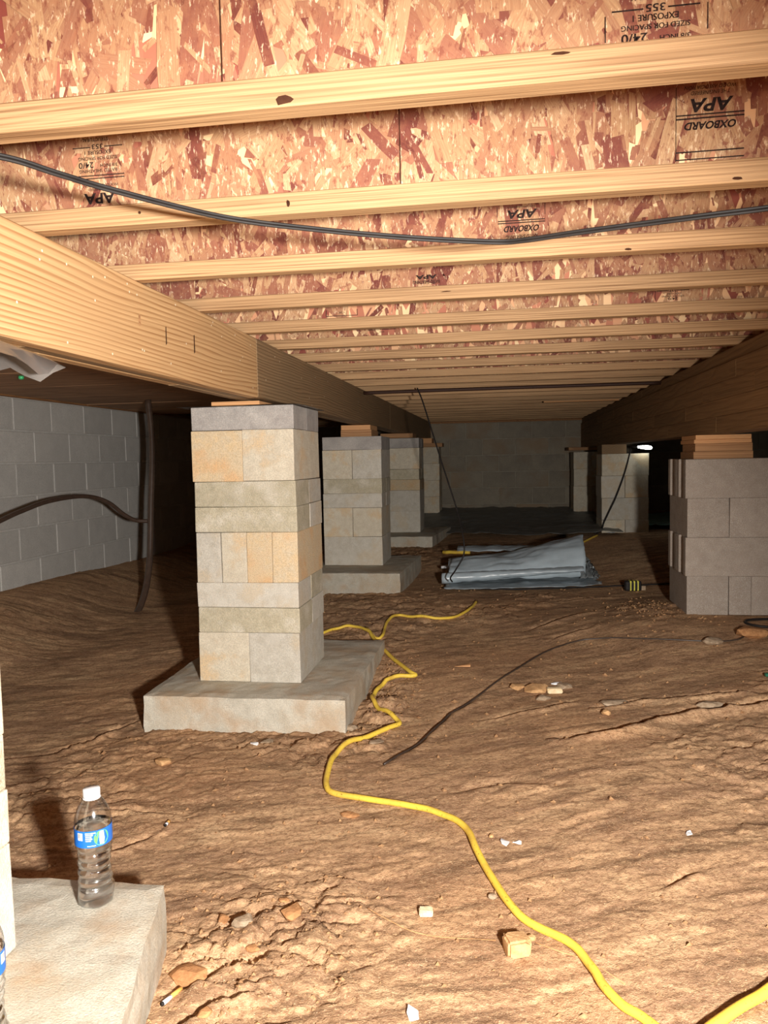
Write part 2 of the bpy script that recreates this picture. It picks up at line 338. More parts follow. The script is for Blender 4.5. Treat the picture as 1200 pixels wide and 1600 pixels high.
def gz(x, y):
    x = np.atleast_1d(np.asarray(x, float)); y = np.atleast_1d(np.asarray(y, float))
    z = gbase(x, y)
    ca, sa = math.cos(.3), math.sin(.3); u = x*ca+y*sa; v = -x*sa+y*ca
    wx = u+.10*fbm(u*3, v*3, 41, 3); wv = v+.07*fbm(u*4, v*4, 43, 3)
    z = z+.012*fbm(wx*1.1, wv*2.0, 1, 2)+.0022*fbm(wx*4, wv*11, 2, 4)*sst(-.3, .3, fbm(x*.9, y*.9, 151, 2))
    t = fbm(wx*2.2, wv*5.0, 11, 5)*2.4; fr = t-np.floor(t)                     # crusty ledges
    z = z+.0026*sst(.45, .5, fr)*sst(.95, .8, fr)*sst(-.1, .25, fbm(x*1.5, y*1.5, 19, 2))
    z = z+.0022*fbm(x*22, y*30, 5, 4)+.0012*fbm(x*90, y*110, 6, 2)
    near = np.exp(-(((x+.47)/.22)**2+((y-1.47)/.26)**2))+.8*np.exp(-(((x+.45)/.1)**2+((y-2.95)/.35)**2))+.6*np.exp(-(((x-.78)/.2)**2+((y-4.15)/.25)**2))+.5*np.exp(-(((x+.6)/.4)**2+((y-6.1)/.35)**2))+.55*np.exp(-(((x+1.3)/.4)**2+((y-2.1)/.4)**2))+.35*np.exp(-(((x+.9)/.5)**2+((y-2.5)/.12)**2))+.10+.5*sst(.12, .4, fbm(x*1.1, y*1.1, 141, 2))
    for sc, am, sd in ((13, .030, 71), (27, .016, 73), (55, .008, 75)):       # broken angular crust
        f1, f2, hb = worley2(x*sc*.8+.5*fbm(x*sc, y*sc, 83, 2), y*sc+.5*fbm(x*sc, y*sc, 81, 2), sd)
        z = z+am*np.clip(near-.12, 0, 1.1)*(hb-.35)*sst(0, .16, f2-f1)
    for P, dp, wd in RUTS:
        dmin = np.full_like(x, 9.); tt = np.zeros_like(x); sd_ = np.zeros_like(x); n = len(P)-1
        for i in range(n):
            ax, ay = P[i]; bx, by = P[i+1]; L = (bx-ax)**2+(by-ay)**2
            q = np.clip(((x-ax)*(bx-ax)+(y-ay)*(by-ay))/L, 0, 1)
            d = np.hypot(x-ax-q*(bx-ax), y-ay-q*(by-ay)); m = d < dmin
            cr = ((bx-ax)*(y-ay)-(by-ay)*(x-ax))
            dmin = np.where(m, d, dmin); tt = np.where(m, (i+q)/n, tt); sd_ = np.where(m, np.sign(cr), sd_)
        e = dmin*sd_+.012*fbm(x*14, y*14, 97, 3)
        en = np.sin(np.clip(tt, 0.02, .98)*math.pi)**.5
        z = z+dp*en*(.7*np.exp(-((e+wd*.9)/(wd*1.1))**2)-1.0*np.exp(-((e-wd*.5)/wd)**2))
    return z
def g1(x, y): return float(gz(x, y)[0])
def gmax(x, y, r=.01):
    a = np.array([0, r, -r, 0, 0]); b = np.array([0, 0, 0, r, -r]); return float(gz(x+a, y+b).max())
# floor mesh: finer where the camera sees it close
xs = np.concatenate([np.linspace(-2.99, -1.45, 90)[:-1], np.linspace(-1.45, 1.75, 430)[:-1], np.linspace(1.75, 4.0, 60)])
ys = [-1.5]
while ys[-1] < 9.72: ys.append(ys[-1]+(.05 if ys[-1] < .9 else max(.0058, .0032*ys[-1])))
ys = np.array(ys); X, Y = np.meshgrid(xs, ys); Z = gz(X.ravel(), Y.ravel()); nx, ny = len(xs), len(ys)
V = np.stack([X.ravel(), Y.ravel(), Z], 1)
I = (np.arange(ny-1)[:, None]*nx+np.arange(nx-1)[None]).ravel()
F = np.stack([I, I+1, I+nx+1, I+nx], 1)
me = bpy.data.meshes.new('floor'); me.vertices.add(len(V)); me.vertices.foreach_set('co', V.ravel())
me.loops.add(F.size); me.loops.foreach_set('vertex_index', F.ravel()); me.polygons.add(len(F))
me.polygons.foreach_set('loop_start', np.arange(0, F.size, 4)); me.polygons.foreach_set('use_smooth', np.ones(len(F), bool)); me.update(calc_edges=True); me.validate()
me.materials.append(SOIL); fl = bpy.data.objects.new('floor', me); COL.objects.link(fl); tag(fl, kind='structure')
# ------------------------------------------------------------------ walls
WT = 1.372; CH = .2032; XL = -2.97; YF = 9.7; XR = 3.95; YB = -1.45
def wall_block_mesh(name, L, m, axis):
    bm = box_bm(-L/2, L/2, -.03, .03, -.0965, .0965, .004)
    me = bpy.data.meshes.new(name); bm.to_mesh(me); bm.free(); me.materials.append(m)
    if axis == 'Y': me.transform(Matrix.Rotation(math.pi/2, 4, 'Z'))
    return me
def block_wall(name, axis, fixed, a0, a1, m, mm, sgn, first=0., visible=None):
    """mortar slab with every block an own piece, 3 to 5 mm proud of the joints"""
    th = .15
    if axis == 'Y': w_ = box(name, min(fixed-sgn*.004, fixed-sgn*th), max(fixed-sgn*.004, fixed-sgn*th), a0, a1, -.35, WT, mm, bev=0)
    else: w_ = box(name, a0, a1, min(fixed-sgn*.004, fixed-sgn*th), max(fixed-sgn*.004, fixed-sgn*th), -.35, WT, mm, bev=0)
    tag(w_, kind='structure')
    me = wall_block_mesh('block', .3965, m, axis)
    for r_ in range(8):
        zc = WT-.1016-CH*r_; off = first+(.2032 if r_ % 2 else 0); k = 0; c = a0+off
        while c < a1-.18:
            if c > a0+.19:
                pr = rnd.uniform(-.0015, .002)
                o = bpy.data.objects.new('block', me); COL.objects.link(o); o.parent = w_
                o.location = (fixed-sgn*.03+sgn*pr, c, zc) if axis == 'Y' else (c, fixed-sgn*.03+sgn*pr, zc)
                o.rotation_euler = (0, 0, rnd.uniform(-.002, .002))
            c += .4064
    return w_
block_wall('wall_left', 'Y', XL, 1.6, YF, WALLB, MORT, 1, .13)
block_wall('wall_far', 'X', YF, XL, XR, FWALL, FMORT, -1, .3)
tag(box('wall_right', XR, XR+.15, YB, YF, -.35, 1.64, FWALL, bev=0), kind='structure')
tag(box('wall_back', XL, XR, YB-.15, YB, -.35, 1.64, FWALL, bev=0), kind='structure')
tag(box('wall_left_near', XL-.15, XL, YB, 1.6, -.35, WT, WALLB, bev=0), kind='structure')
tag(box('ceiling', XL-.15, XR+.15, YB-.15, YF+.15, 1.637, 1.655, OSB, bev=0), kind='structure')
for nm, y0, y1, m in (('trim_1', 1.6, 5.2, SILL), ('trim_2', 5.203, YF, SILL)):      # sill plates on the left wall
    t = box(nm, XL-.14, XL+.03, y0, y1, WT, WT+.022, m, bev=.002); tag(t, kind='structure')
tag(box('trim_3', XL-.15, XL-.02, 1.6, YF, 1.396, 1.637, SILL, bev=.002), kind='structure')
tag(box('trim_4', XL, XR, YF-.02, YF+.14, WT, 1.395, SILL, bev=.002), kind='structure')
tag(box('trim_5', XL, XR, YF+.02, YF+.06, 1.396, 1.637, SILL, bev=.002), kind='structure')
# ------------------------------------------------------------------ floor joists (wood I-joists with strand-board webs)
JB = 1.395; FH = .038; FW = .038; JT = 1.636
ORD = ['nearest', 'second', 'third', 'fourth', 'fifth', 'sixth', 'seventh', 'eighth', 'ninth', 'tenth', 'eleventh', 'twelfth', 'thirteenth', 'fourteenth', 'fifteenth', 'sixteenth', 'seventeenth', 'eighteenth', 'nineteenth', 'twentieth', 'twenty-first', 'farthest']
JY = [.991+.41*k for k in range(22)]
def flakes(name, xa, xb, z0, z1, yf, parent, dens, seed, size=1.):
    rs = np.random.RandomState(seed); area = (xb-xa)*(z1-z0); n = int(area*dens)
    V = []; Fc = []; tone = []; uv = []
    for i in range(n):
        L = rs.uniform(.04, .13)*size; W = L*rs.uniform(.08, .34); W = min(W, .030*size)
        if rs.rand() < .07: L *= 1.1; W *= 1.9
        if rs.rand() < .5: L *= .42; W *= .55
        a = math.pi/2+rs.normal(0, .42) if rs.rand() < .86 else rs.uniform(0, math.pi)
        cx = rs.uniform(xa, xb); cz = rs.uniform(z0-.01, z1+.01)
        ca, sa = math.cos(a), math.sin(a); e = rs.uniform(-.4, .4, 8)
        P = [(-.5+.12*e[0], -.5), (.1*e[1], -.5+.12*e[2]), (.5+.16*e[3], -.5+.1*abs(e[4])), (.5+.2*e[5], .45), (.1*e[1], .5+.1*e[6]), (-.5+.2*e[7], .48)]
        y = yf-.0002-.0009*i/n-.0003*rs.rand(); b0 = len(V); ok = []
        for (s, t) in P:
            x = cx+s*L*ca-t*W*sa; z = min(max(cz+s*L*sa+t*W*ca, z0), z1)
            V.append((x, y, z)); ok.append((s*L+i*.37, t*W+i*.11))
        Fc.append(tuple(range(b0, b0+6))); uv += ok
        q = rs.rand(); tone.append(rs.uniform(0, .2) if q < .15 else (rs.uniform(.22, .5) if q < .42 else rs.uniform(.45, .95)))
    o = mesh(name, V, Fc, FLAKE, parent)
    at = o.data.attributes.new('tone', 'FLOAT', 'FACE'); at.data.foreach_set('value', np.array(tone, np.float32))
    ul = o.data.uv_layers.new(name='grain'); ul.data.foreach_set('uv', np.array(uv, np.float32).ravel())
    o['kind'] = 'stuff'; return o
JO = []; WEB = []
for k, y in enumerate(JY):
    q = ORD[k]
    lab = {0: 'wooden I-joist nearest the camera, running across the top edge of the photo', 1: 'second wooden I-joist from the camera, hanging cable in front, stamped strand-board web',
           21: 'farthest wooden I-joist, just in front of the far block wall'}.get(k, '%s wooden I-joist counted from the camera, pale flange under red-flecked strand-board web' % q)
    j = empty('floor_joist', lab, 'joist', 'floor joists overhead', (0, y, JB)); JO.append(j)
    xa, xb = XL+.01, XR-.01; mk = lambda n, *a, **kw: box(n, *a, parent=j, **kw)
    dz = rnd.uniform(-.001, .001)
    def loc(o): o.location = (0, -y, -JB); return o
    loc(box('bottom_flange', xa, xb, y-FW/2, y+FW/2, JB, JB+FH, LVL, j, .002))
    loc(box('top_flange', xa, xb, y-FW/2, y+FW/2, JT-FH, JT, LVL, j, .002))
    wb = loc(box('web', xa, xb, y-.005, y+.005, JB+FH-.01, JT-FH+.01, OSB, j, 0)); WEB.append(wb)
    vis = (-.95-.12*y*.2, 1.0) if k else (-1.4, 1.2)
    if k > 1: vis = (-1.2, 1.0)
    if k == 1: vis = (-1.3, 1.1)
    if k < 14:
        s = flakes('strands', vis[0], vis[1], JB+FH-.006, JB+FH+(.20 if k < 2 else max(.05, .15-.012*k)), y-.005, wb, 3600 if k < 4 else 1500, 140+k, 1.)
# panel seam in the second joist's web
def on_web(k, name, m, pts, dy=.002, label=None):
    y = JY[k]-.005-dy; V = [(x, y, z) for x, z in pts]
    o = mesh(name, V, [tuple(range(len(V)))], m, WEB[k]); 
    if label: o['label'] = label
    return o
sx = -.173
on_web(1, 'panel_seam', DARKWOOD, [(sx, 1.433), (sx+.0022, 1.433), (sx+.0012, 1.59), (sx-.0006, 1.59)])
on_web(0, 'panel_seam', DARKWOOD, [(-.351, 1.433), (-.349, 1.433), (-.349, 1.60), (-.351, 1.60)])
def on_flange(k, x, w_, h, z, name='bark_mark'):
    y = JY[k]-FW/2-.0008; n = 9; V = []
    for i in range(n):
        a = 2*math.pi*i/n; rr = rnd.uniform(.7, 1.15); V.append((x+w_/2*rr*math.cos(a), y, z+h/2*rr*math.sin(a)))
    o = mesh(name, V, [tuple(range(n))], DARKWOOD, JO[k]); o.location = (0, -JY[k], -JB); return o
on_flange(0, -.266, .026, .012, JB+.007); on_flange(0, .075, .026, .004, JB+.031)
on_flange(1, -.375, .008, .012, JB+.018); on_flange(1, .39, .02, .006, JB+.006); on_flange(2, .28, .016, .006, JB+.004)
on_flange(1, -.66, .007, .006, JB+.02); on_flange(3, -.15, .03, .003, JB+.02)
# printed grade stamps: read upside down from here, flat ink on the webs
def text_poly(body, off):
    cu = bpy.data.curves.new('stamp_text', 'FONT'); cu.body = body; cu.size = 1; cu.align_x = 'CENTER'; cu.offset = off; cu.resolution_u = 3
    t = bpy.data.objects.new('stamp_text', cu); COL.objects.link(t)
    dg = bpy.context.evaluated_depsgraph_get(); me = bpy.data.meshes.new_from_object(t.evaluated_get(dg))
    V = np.array([v.co[:2] for v in me.vertices]) if len(me.vertices) else np.zeros((0, 2)); Fc = [tuple(p.vertices) for p in me.polygons]
    bpy.data.objects.remove(t); bpy.data.curves.remove(cu); bpy.data.meshes.remove(me); return V, Fc
def stamp(k, xc, zc, rows, bars, label, slant=0):
    """rows: text, height, width, z offset (down on the print = up in the world); printed rotated half a turn"""
    V = []; Fc = []; y = JY[k]-.005-.0021
    for body, h, wd, dz, ox, off in rows:
        tv, tf = text_poly(body, off)
        if not len(tv): continue
        lo_, hi_ = tv.min(0), tv.max(0); tv = (tv-(lo_+hi_)/2)/(hi_-lo_)
        b0 = len(V)
        for a, b in tv:
            a2 = a*wd+slant*b*h; V.append((xc+ox-a2, y, zc+dz-b*h))
        Fc += [tuple(i+b0 for i in f) for f in tf]
    for x0, x1, z0, z1 in bars:
        b0 = len(V); V += [(xc+x0, y, zc+z0), (xc+x1, y, zc+z0), (xc+x1, y, zc+z1), (xc+x0, y, zc+z1)]; Fc.append((b0, b0+1, b0+2, b0+3))
    o = mesh('printed_stamp', V, Fc, INK, WEB[k]); o['label'] = label; return o
full = lambda n: [('APA', .020, .062, .010, 0, .03), ('THE ENGINEERED', .005, .052, .027, .004, .0), ('WOOD ASSOCIATION', .005, .070, .034, .004, .0), ('RATED SHEATHING', .0062, .076, .061, 0, .005),
  ('24/0', .011, .03, .072, -.024, .01), ('3/8 INCH', .006, .034, .070, .022, .005), ('SIZED FOR SPACING', .0062, .078, .084, 0, .005), ('EXPOSURE 1', .0075, .052, .0945, 0, .008), (n, .009, .022, .105, 0, .012), ('STRUCTURAL', .0065, .052, .118, -.004, .005)]
fbars = [(-.052, .052, .046, .0478), (-.052, .052, .0515, .0533), (-.05, -.014, .1035, .1053), (.014, .05, .1035, .1053)]
stamp(1, -.745, 1.441, full('353'), fbars, 'upside-down black printed grade stamp')
stamp(0, .185, 1.441-.072, [r for r in full('355') if r[3] > .066], [fbars[2], fbars[3], (-.058, -.057, .07, .1), (.058, .059, .075, .105)], 'upside-down black printed grade stamp')
stamp(1, .350, 1.440, [('OXBOARD', .013, .082, .055, 0, .03), ('APA', .022, .068, .088, 0, .03), ('THE ENGINEERED', .006, .062, .108, 0, .0), ('WOOD ASSOCIATION', .006, .082, .117, 0, .0)],
      [(-.054, .054, .0, .002), (-.054, .054, .012, .0142), (-.054, .054, .066, .0684), (-.054, .054, .072, .0742), (-.055, -.054, 0, .12)], 'upside-down black printed mark', .25)
stamp(2, .050, 1.440, [('RATED SHEATHING', .009, .07, .004, 0, .004), ('OXBOARD', .014, .078, .022, 0, .03), ('APA', .019, .066, .054, 0, .03), ('THE ENGINEERED', .004, .062, .070, 0, .0)],
      [(-.052, .052, .034, .0362), (-.052, .052, .039, .0412), (-.054, -.053, .05, .072), (.052, .053, .05, .075)], 'upside-down black printed mark', .25)
stamp(3, -.205, 1.441, [('RATED SHEATHING', .010, .075, .006, 0, .02), ('APA', .012, .06, .02, 0, .04)], [], 'smudged black print')
stamp(4, .55, 1.440, [('24/0', .008, .03, .004, 0, .01), ('SIZED FOR SPACING', .005, .07, .012, 0, .003), ('EXPOSURE 1', .006, .05, .02, 0, .005), ('353', .007, .02, .029, 0, .01)], [(-.05, -.014, .029, .031), (.014, .05, .029, .031), (-.055, -.0535, 0, .035)], 'small upside-down black print')
stamp(4, -.535, 1.440, [('OX', .006, .02, .012, 0, .01)], [(-.055, .055, .0, .002), (-.055, -.053, 0, .022), (.053, .055, 0, .022)], 'boxed black print')
stamp(5, -.46, 1.440, [('OX', .006, .02, .008, 0, .01)], [(-.055, .055, .016, .018)], 'faint black print')
for k in range(8):         # dark boards lining the underside of the joists in the left bay
    y0 = 1.45+.62*k; dz = rnd.uniform(-.004, .0)
    tag(box('soffit_board', XL+.035, -.99, y0+.004, y0+.616, 1.381+dz, 1.3935+dz, DARKBRD, None, .002), '%s dark brown board from the camera under the joists left of the girder' % ORD[k], 'board', 'boards under the left bay')
# ------------------------------------------------------------------ girders
GX = -.872; GZ0 = 1.182; GZ1 = 1.3945
g = empty('built_up_girder', 'long left girder of planks on block piers, bright nailed plank nearest', 'girder', None, (0, 0, 0))
for p in range(3):
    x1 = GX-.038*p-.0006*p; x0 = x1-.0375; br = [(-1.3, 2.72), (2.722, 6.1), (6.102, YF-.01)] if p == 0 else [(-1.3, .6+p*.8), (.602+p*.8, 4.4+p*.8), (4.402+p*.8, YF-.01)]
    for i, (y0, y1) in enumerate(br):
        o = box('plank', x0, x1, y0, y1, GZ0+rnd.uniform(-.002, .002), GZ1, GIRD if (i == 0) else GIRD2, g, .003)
        if p == 0 and i == 0: o['label'] = 'bright clean plank dotted with nails'
V = []; Fc = []
rs = random.Random(3)
for i in range(40):
    y = rs.uniform(1.25, 2.68) if i < 26 else rs.uniform(2.75, 6); z = rs.choice([rs.uniform(GZ0+.015, GZ0+.06), rs.uniform(GZ1-.06, GZ1-.015), rs.uniform(GZ0+.02, GZ1-.02)]); b0 = len(V)
    for a in range(8): V.append((GX+.0012, y+.0027*math.cos(a*math.pi/4), z+.0027*math.sin(a*math.pi/4)))
    Fc.append(tuple(range(b0, b0+8)))
tag(mesh('nail_heads', V, Fc, plain('nail_zinc', lin(232, 222, 196), .4, .5), g), kind='stuff')
for y, z, h, w_ in ((1.95, 1.285, .05, .006), (2.14, 1.29, .055, .008), (1.80, 1.30, .03, .012)):
    tag(mesh('resin_mark', [(GX+.0008, y-w_/2, z-h/2), (GX+.0008, y+w_/2, z-h/2*.8), (GX+.0008, y+w_*.4, z+h/2), (GX+.0008, y-w_*.4, z+h/2*.9)], [(0, 1, 2, 3)], DARKWOOD if w_ < .01 else SHIMR, g))
RX = .965; RZ0 = 1.036
g = empty('laminated_girder', 'deep dark laminated girder on the right side', 'girder')
zz = [RZ0, RZ0+.074, RZ0+.149, RZ0+.224, RZ0+.299, 1.3945]
for r_ in range(5):
    y = -1.3
    while y < YF-.02:
        y1 = min(y+rs.uniform(.5, 1.5) if r_ < 4 else y+rs.uniform(3, 4), YF-.01); dx = rs.uniform(0, .0012)-(.0 if r_ < 4 else -.012)
        box('lamination', RX+dx, RX+.15, y, y1-.001, zz[r_]+.0004, zz[r_+1]-.0004, GLU, g, .0015); y = y1
# ------------------------------------------------------------------ piers
def pier(name, label, x0, x1, y0, y1, z0, rows, grp, yaw=0):
    p = empty(name, label, 'pier', grp, ((x0+x1)/2, (y0+y1)/2, z0)); cx, cy = (x0+x1)/2, (y0+y1)/2; z = z0
    p.rotation_euler = (0, 0, yaw)
    for h, kind, mats in rows:
        W = (x1-x0)/2; D = (y1-y0)/2; ox, oy = rnd.uniform(-.003, .003), rnd.uniform(-.003, .003)
        sp = []
        if kind == 'ends': sp = [(-W, 0, -D, D), (0, W, -D, D)]
        elif kind == 'cross': sp = [(-W, W, -D, 0), (-W, W, 0, D)]
        elif kind == 'four': sp = [(-W+W/2*i, -W+W/2*(i+1), -D, D) for i in range(4)]
        elif kind == 'three': sp = [(-W, 0, -D, D), (0, W*.53, -D, D), (W*.53, W, -D, D)]
        elif kind == 'ribbed': sp = [(-W, W, -D, 0), (-W, W, 0, D)]
        for i, (a, b, c, d) in enumerate(sp):
            gp = .0008 if kind != 'four' else .0014
            m = mats[i % len(mats)]
            e = [rnd.uniform(-.0015, .0015) for _ in range(4)]
            if kind == 'ribbed': o = bobj('concrete_block', ribbed_bm(a+ox-.006, b+ox+.002, c+oy+gp, d+oy-gp, z-z0+.0004, z-z0+h-.0004), m, p)
            else: o = bobj('concrete_block', box_bm(a+gp+ox+e[0], b-gp+ox+e[1], c+gp+oy+e[2], d-gp+oy+e[3], z-z0+.0004, z-z0+h-.0004, .0035, 2, .0012), m, p)
        z += h
    return p
def ribbed_bm(x0, x1, y0, y1, z0, z1):
    """stretcher block: flanged ends with a recess between the flanges"""
    D = y1-y0; f = .24*D; d = .012
    P = [(x0, y0), (x1, y0), (x1, y0+f), (x1-d, y0+f+.008), (x1-d, y1-f-.008), (x1, y1-f), (x1, y1), (x0, y1), (x0, y1-f), (x0+d, y1-f-.008), (x0+d, y0+f+.008), (x0, y0+f)]
    bm = bmesh.new(); vs = [bm.verts.new((a, b, z0)) for a, b in P]; f_ = bm.faces.new(vs)
    r_ = bmesh.ops.extrude_face_region(bm, geom=[f_])
    for v in r_['geom']:
        if isinstance(v, bmesh.types.BMVert): v.co.z = z1
    bmesh.ops.recalc_face_normals(bm, faces=bm.faces[:])
    ed = [e for e in bm.edges if e.calc_length() > .02]
    bmesh.ops.bevel(bm, geom=ed, offset=.002, segments=1, affect='EDGES'); return bm
H = .1937; Hh = H/2
T, GR, BD, OR = PIER_TAN, PIER_GRAY, PIER_BAND, PIER_OR
GRP = 'block piers'
pier('block_pier', 'nearest whole block pier under the left girder, tan blocks lit bright', -1.164, -.761, 2.80, 3.20, .10,
     [(H, 'ends', [T, GR]), (Hh, 'cross', [BD, GR]), (Hh, 'cross', [GR, BD]), (H, 'four', [GR, T, OR, OR]), (Hh, 'cross', [BD, GR]), (Hh, 'cross', [BD, GR]), (H, 'ends', [OR, T]), (.0905, 'cross', [CAPM])], GRP)
pier('block_pier', 'second block pier behind the bright one, two wood shims on its dark cap', -1.185, -.785, 5.05, 5.45, .238,
     [(H, 'cross', [GR]), (H, 'ends', [T, T]), (Hh, 'cross', [GR]), (Hh, 'cross', [BD]), (H, 'ends', [T, GR]), (.088, 'cross', [CAPM])], GRP)
pier('block_pier', 'third block pier on the left row, brownish middle band, one shim on top', -1.14, -.738, 7.0, 7.4, .269,
     [(H, 'cross', [GR]), (H, 'cross', [GR]), (Hh, 'cross', [OR]), (Hh, 'cross', [BD]), (H, 'cross', [T, GR]), (.09, 'cross', [CAPM])], GRP)
pier('block_pier', 'farthest block pier of the left row, close to the far wall', -1.12, -.718, 9.0, 9.4, .30,
     [(H, 'cross', [T]), (H, 'ends', [T]), (H, 'cross', [T]), (H, 'ends', [T])], GRP)
pier('block_pier', 'pier at the left photo edge beside the water bottle, only its edge showing', -1.255, -.853, .79, 1.19, .10,
     [(H, 'ends', [GR]), (Hh, 'cross', [T]), (Hh, 'cross', [BD]), (H, 'ends', [OR, T]), (H, 'cross', [T]), (H, 'ends', [T]), (.09, 'cross', [CAPM])], GRP)
pier('block_pier', 'new grey block pier with ribbed block ends at the right edge', .905, 1.305, 3.98, 4.38, .142,
     [(H, 'three', [NEWB]), (H, 'ribbed', [NEWB]), (H, 'ends', [NEWB]), (H, 'ribbed', [NEWB])], GRP)
pier('block_pier', 'block pier under the glowing bulb on the right row', .875, 1.275, 7.0, 7.4, .25,
     [(H*.62, 'ends', [T, GR]), (H, 'cross', [GR]), (H, 'ends', [GR, T]), (H, 'cross', [T])], GRP)
pier('block_pier', 'farthest right block pier, narrow sliver beside the bulb pier', .815, 1.21, 9.0, 9.4, .28,
     [(H*.62, 'cross', [T]), (H, 'ends', [T]), (H, 'cross', [T]), (H, 'ends', [T])], GRP)
# footings
def footing(label, corners, z0, z1, seed, n=26):
    """poured slab between four plan corners with uneven trowelled edges"""
    c = [np.array(q, float) for q in corners]; V = []; Fc = []; idx = {}
    def P(s, t, zz):
        q = (c[0]*(1-s)+c[1]*s)*(1-t)+(c[3]*(1-s)+c[2]*s)*t; x, y = q
        ctr = sum(c)/4; d = q-ctr; d = d/(np.linalg.norm(d)+1e-6); a = .006*mn.noise(Vector((x*9, y*9, zz*20+seed)))+.003*mn.noise(Vector((x*40, y*40, zz*60+seed)))
        e = min(s, t, 1-s, 1-t)
        up = (.0035*mn.noise(Vector((x*12, y*12, seed)))+.002*mn.noise(Vector((x*45, y*45, seed)))) if zz == z1 else 0
        return (x+d[0]*a*(e == 0), y+d[1]*a*(e == 0), zz+up-(.004 if (zz == z1 and e == 0) else 0))
    for i in range(n+1):
        for j in range(n+1): idx[i, j] = len(V); V.append(P(i/n, j/n, z1))
    for i in range(n):
        for j in range(n): Fc.append((idx[i, j], idx[i+1, j], idx[i+1, j+1], idx[i, j+1]))
    ring = [(i, 0) for i in range(n)]+[(n, j) for j in range(n)]+[(n-i, n) for i in range(n)]+[(0, n-j) for j in range(n)]
    prev = [idx[q] for q in ring]
    for L in range(1, 9):
        zz = z1-.006-(z1-z0)*(L-1)/7.; cur = []
        for q in ring: cur.append(len(V)); V.append(P(q[0]/n, q[1]/n, zz))
        m = len(ring)
        for k in range(m): Fc.append((prev[k], cur[k], cur[(k+1) % m], prev[(k+1) % m]))
        prev = cur
    o = mesh('concrete_footing', V, Fc, FOOT, None, False); tag(o, label, 'footing', 'concrete footings'); return o
footing('poured concrete footing slab under the nearest whole pier', [(-1.312, 2.612), (-.556, 2.625), (-.552, 3.53), (-1.33, 3.53)], -.16, .10, 1)
footing('concrete footing slab in the lower left corner, water bottle standing on it', [(-1.5, .55), (-.47, .60), (-.683, 1.418), (-1.5, 1.405)], -.16, .10, 2)
footing('concrete footing slab under the second pier of the left row', [(-1.38, 4.70), (-.63, 4.72), (-.59, 5.62), (-1.38, 5.6)], 0.0, .238, 3)
footing('far low concrete footing under the third pier, earth heaped before it', [(-1.35, 6.62), (-.60, 6.66), (-.50, 7.6), (-1.35, 7.6)], .05, .268, 4)
# shims between caps and girders
def shim(label, x0, x1, y0, y1, z0, z1, m, yaw=0):
    o = box('wood_shim', x0, x1, y0, y1, z0, z1, m, None, .0015); tag(o, label, 'shim', 'wood shims on the piers'); return o
shim('thin pale board under the girder on the nearest whole pier', -1.09, -.90, 2.82, 3.1, 1.1625, GZ0-.004, SHIM)
shim('lower thick wood block on top of the second pier', -1.07, -.86, 5.12, 5.4, 1.102, 1.146, SHIMR)
shim('upper thin plywood shim on the block on the second pier', -1.065, -.865, 5.11, 5.4, 1.1465, GZ0-.003, SHIM)
shim('single wood shim on the third left pier', -1.10, -.80, 7.05, 7.35, 1.1372, GZ0-.003, SHIMR)
shim('dim wood shim on the farthest left pier', -1.06, -.68, 9.02, 9.3, 1.076, 1.12, SHIMR)
shim('dim upper shim on the farthest left pier', -1.02, -.80, 9.02, 9.3, 1.1205, GZ0-.003, SHIM)
z = .142+4*H
shim('bottom reddish shim board on the grey right pier', .945, 1.225, 4.02, 4.3, z+.0005, z+.036, SHIMR)
shim('middle reddish shim board on the grey right pier', .955, 1.225, 4.03, 4.3, z+.0365, z+.076, SHIMR)
shim('top plywood shim on the grey right pier', .945, 1.215, 4.01, 4.3, z+.0765, z+.0955, SHIM)
shim('uppermost thin plywood shim touching the right girder', .95, 1.21, 4.0, 4.3, z+.0955, RZ0-.001, SHIM)
shim('wide flat board on the farthest right pier', .76, 1.2, 8.98, 9.35, 1.0005, RZ0-.001, SHIMR)
z = .25+3.62*H
shim('dark plank on the pier under the glowing bulb', .88, 1.09, 7.03, 7.35, z+.0005, RZ0-.001, GIRD2)
# thin plastic sheets lying on pier tops
def flap(label, x0, x1, y0, y1, z, droop, seed, inner=.9, m=None, n=20):
    V = []; Fc = []; d0 = .0006
    for t in (0, 1):
        for i in range(n+1):
            for j in range(n+1):
                a, b = i/n, j/n; x = x0+(x1-x0)*a; y = y0+(y1-y0)*b
                e = max(abs(a-.5), abs(b-.5))*2; dz = -droop*max(0, e-inner)**1.3*(1+.8*mn.noise(Vector((x*14, y*14, seed))))*2
                V.append((x+.008*mn.noise(Vector((x*20, y*20, seed+3)))*(e > .7), y, z+dz+d0*t))
    s = (n+1)**2
    for i in range(n):
        for j in range(n):
            q = i*(n+1)+j; Fc.append((q, q+n+1, q+n+2, q+1)); Fc.append((s+q, s+q+1, s+q+n+2, s+q+n+1))
    o = mesh('plastic_sheet', V, Fc, m or FLAP, None, True); tag(o, label, 'plastic sheet'); return o
flap('thin dark plastic sheet on the cap of the nearest whole pier', -1.21, -.735, 2.77, 3.22, 1.1608, .03, 5)
flap('smoky plastic sheet drooping under the girder at the left photo edge', -1.32, -.765, .70, 1.29, 1.170, .10, 9, .66)
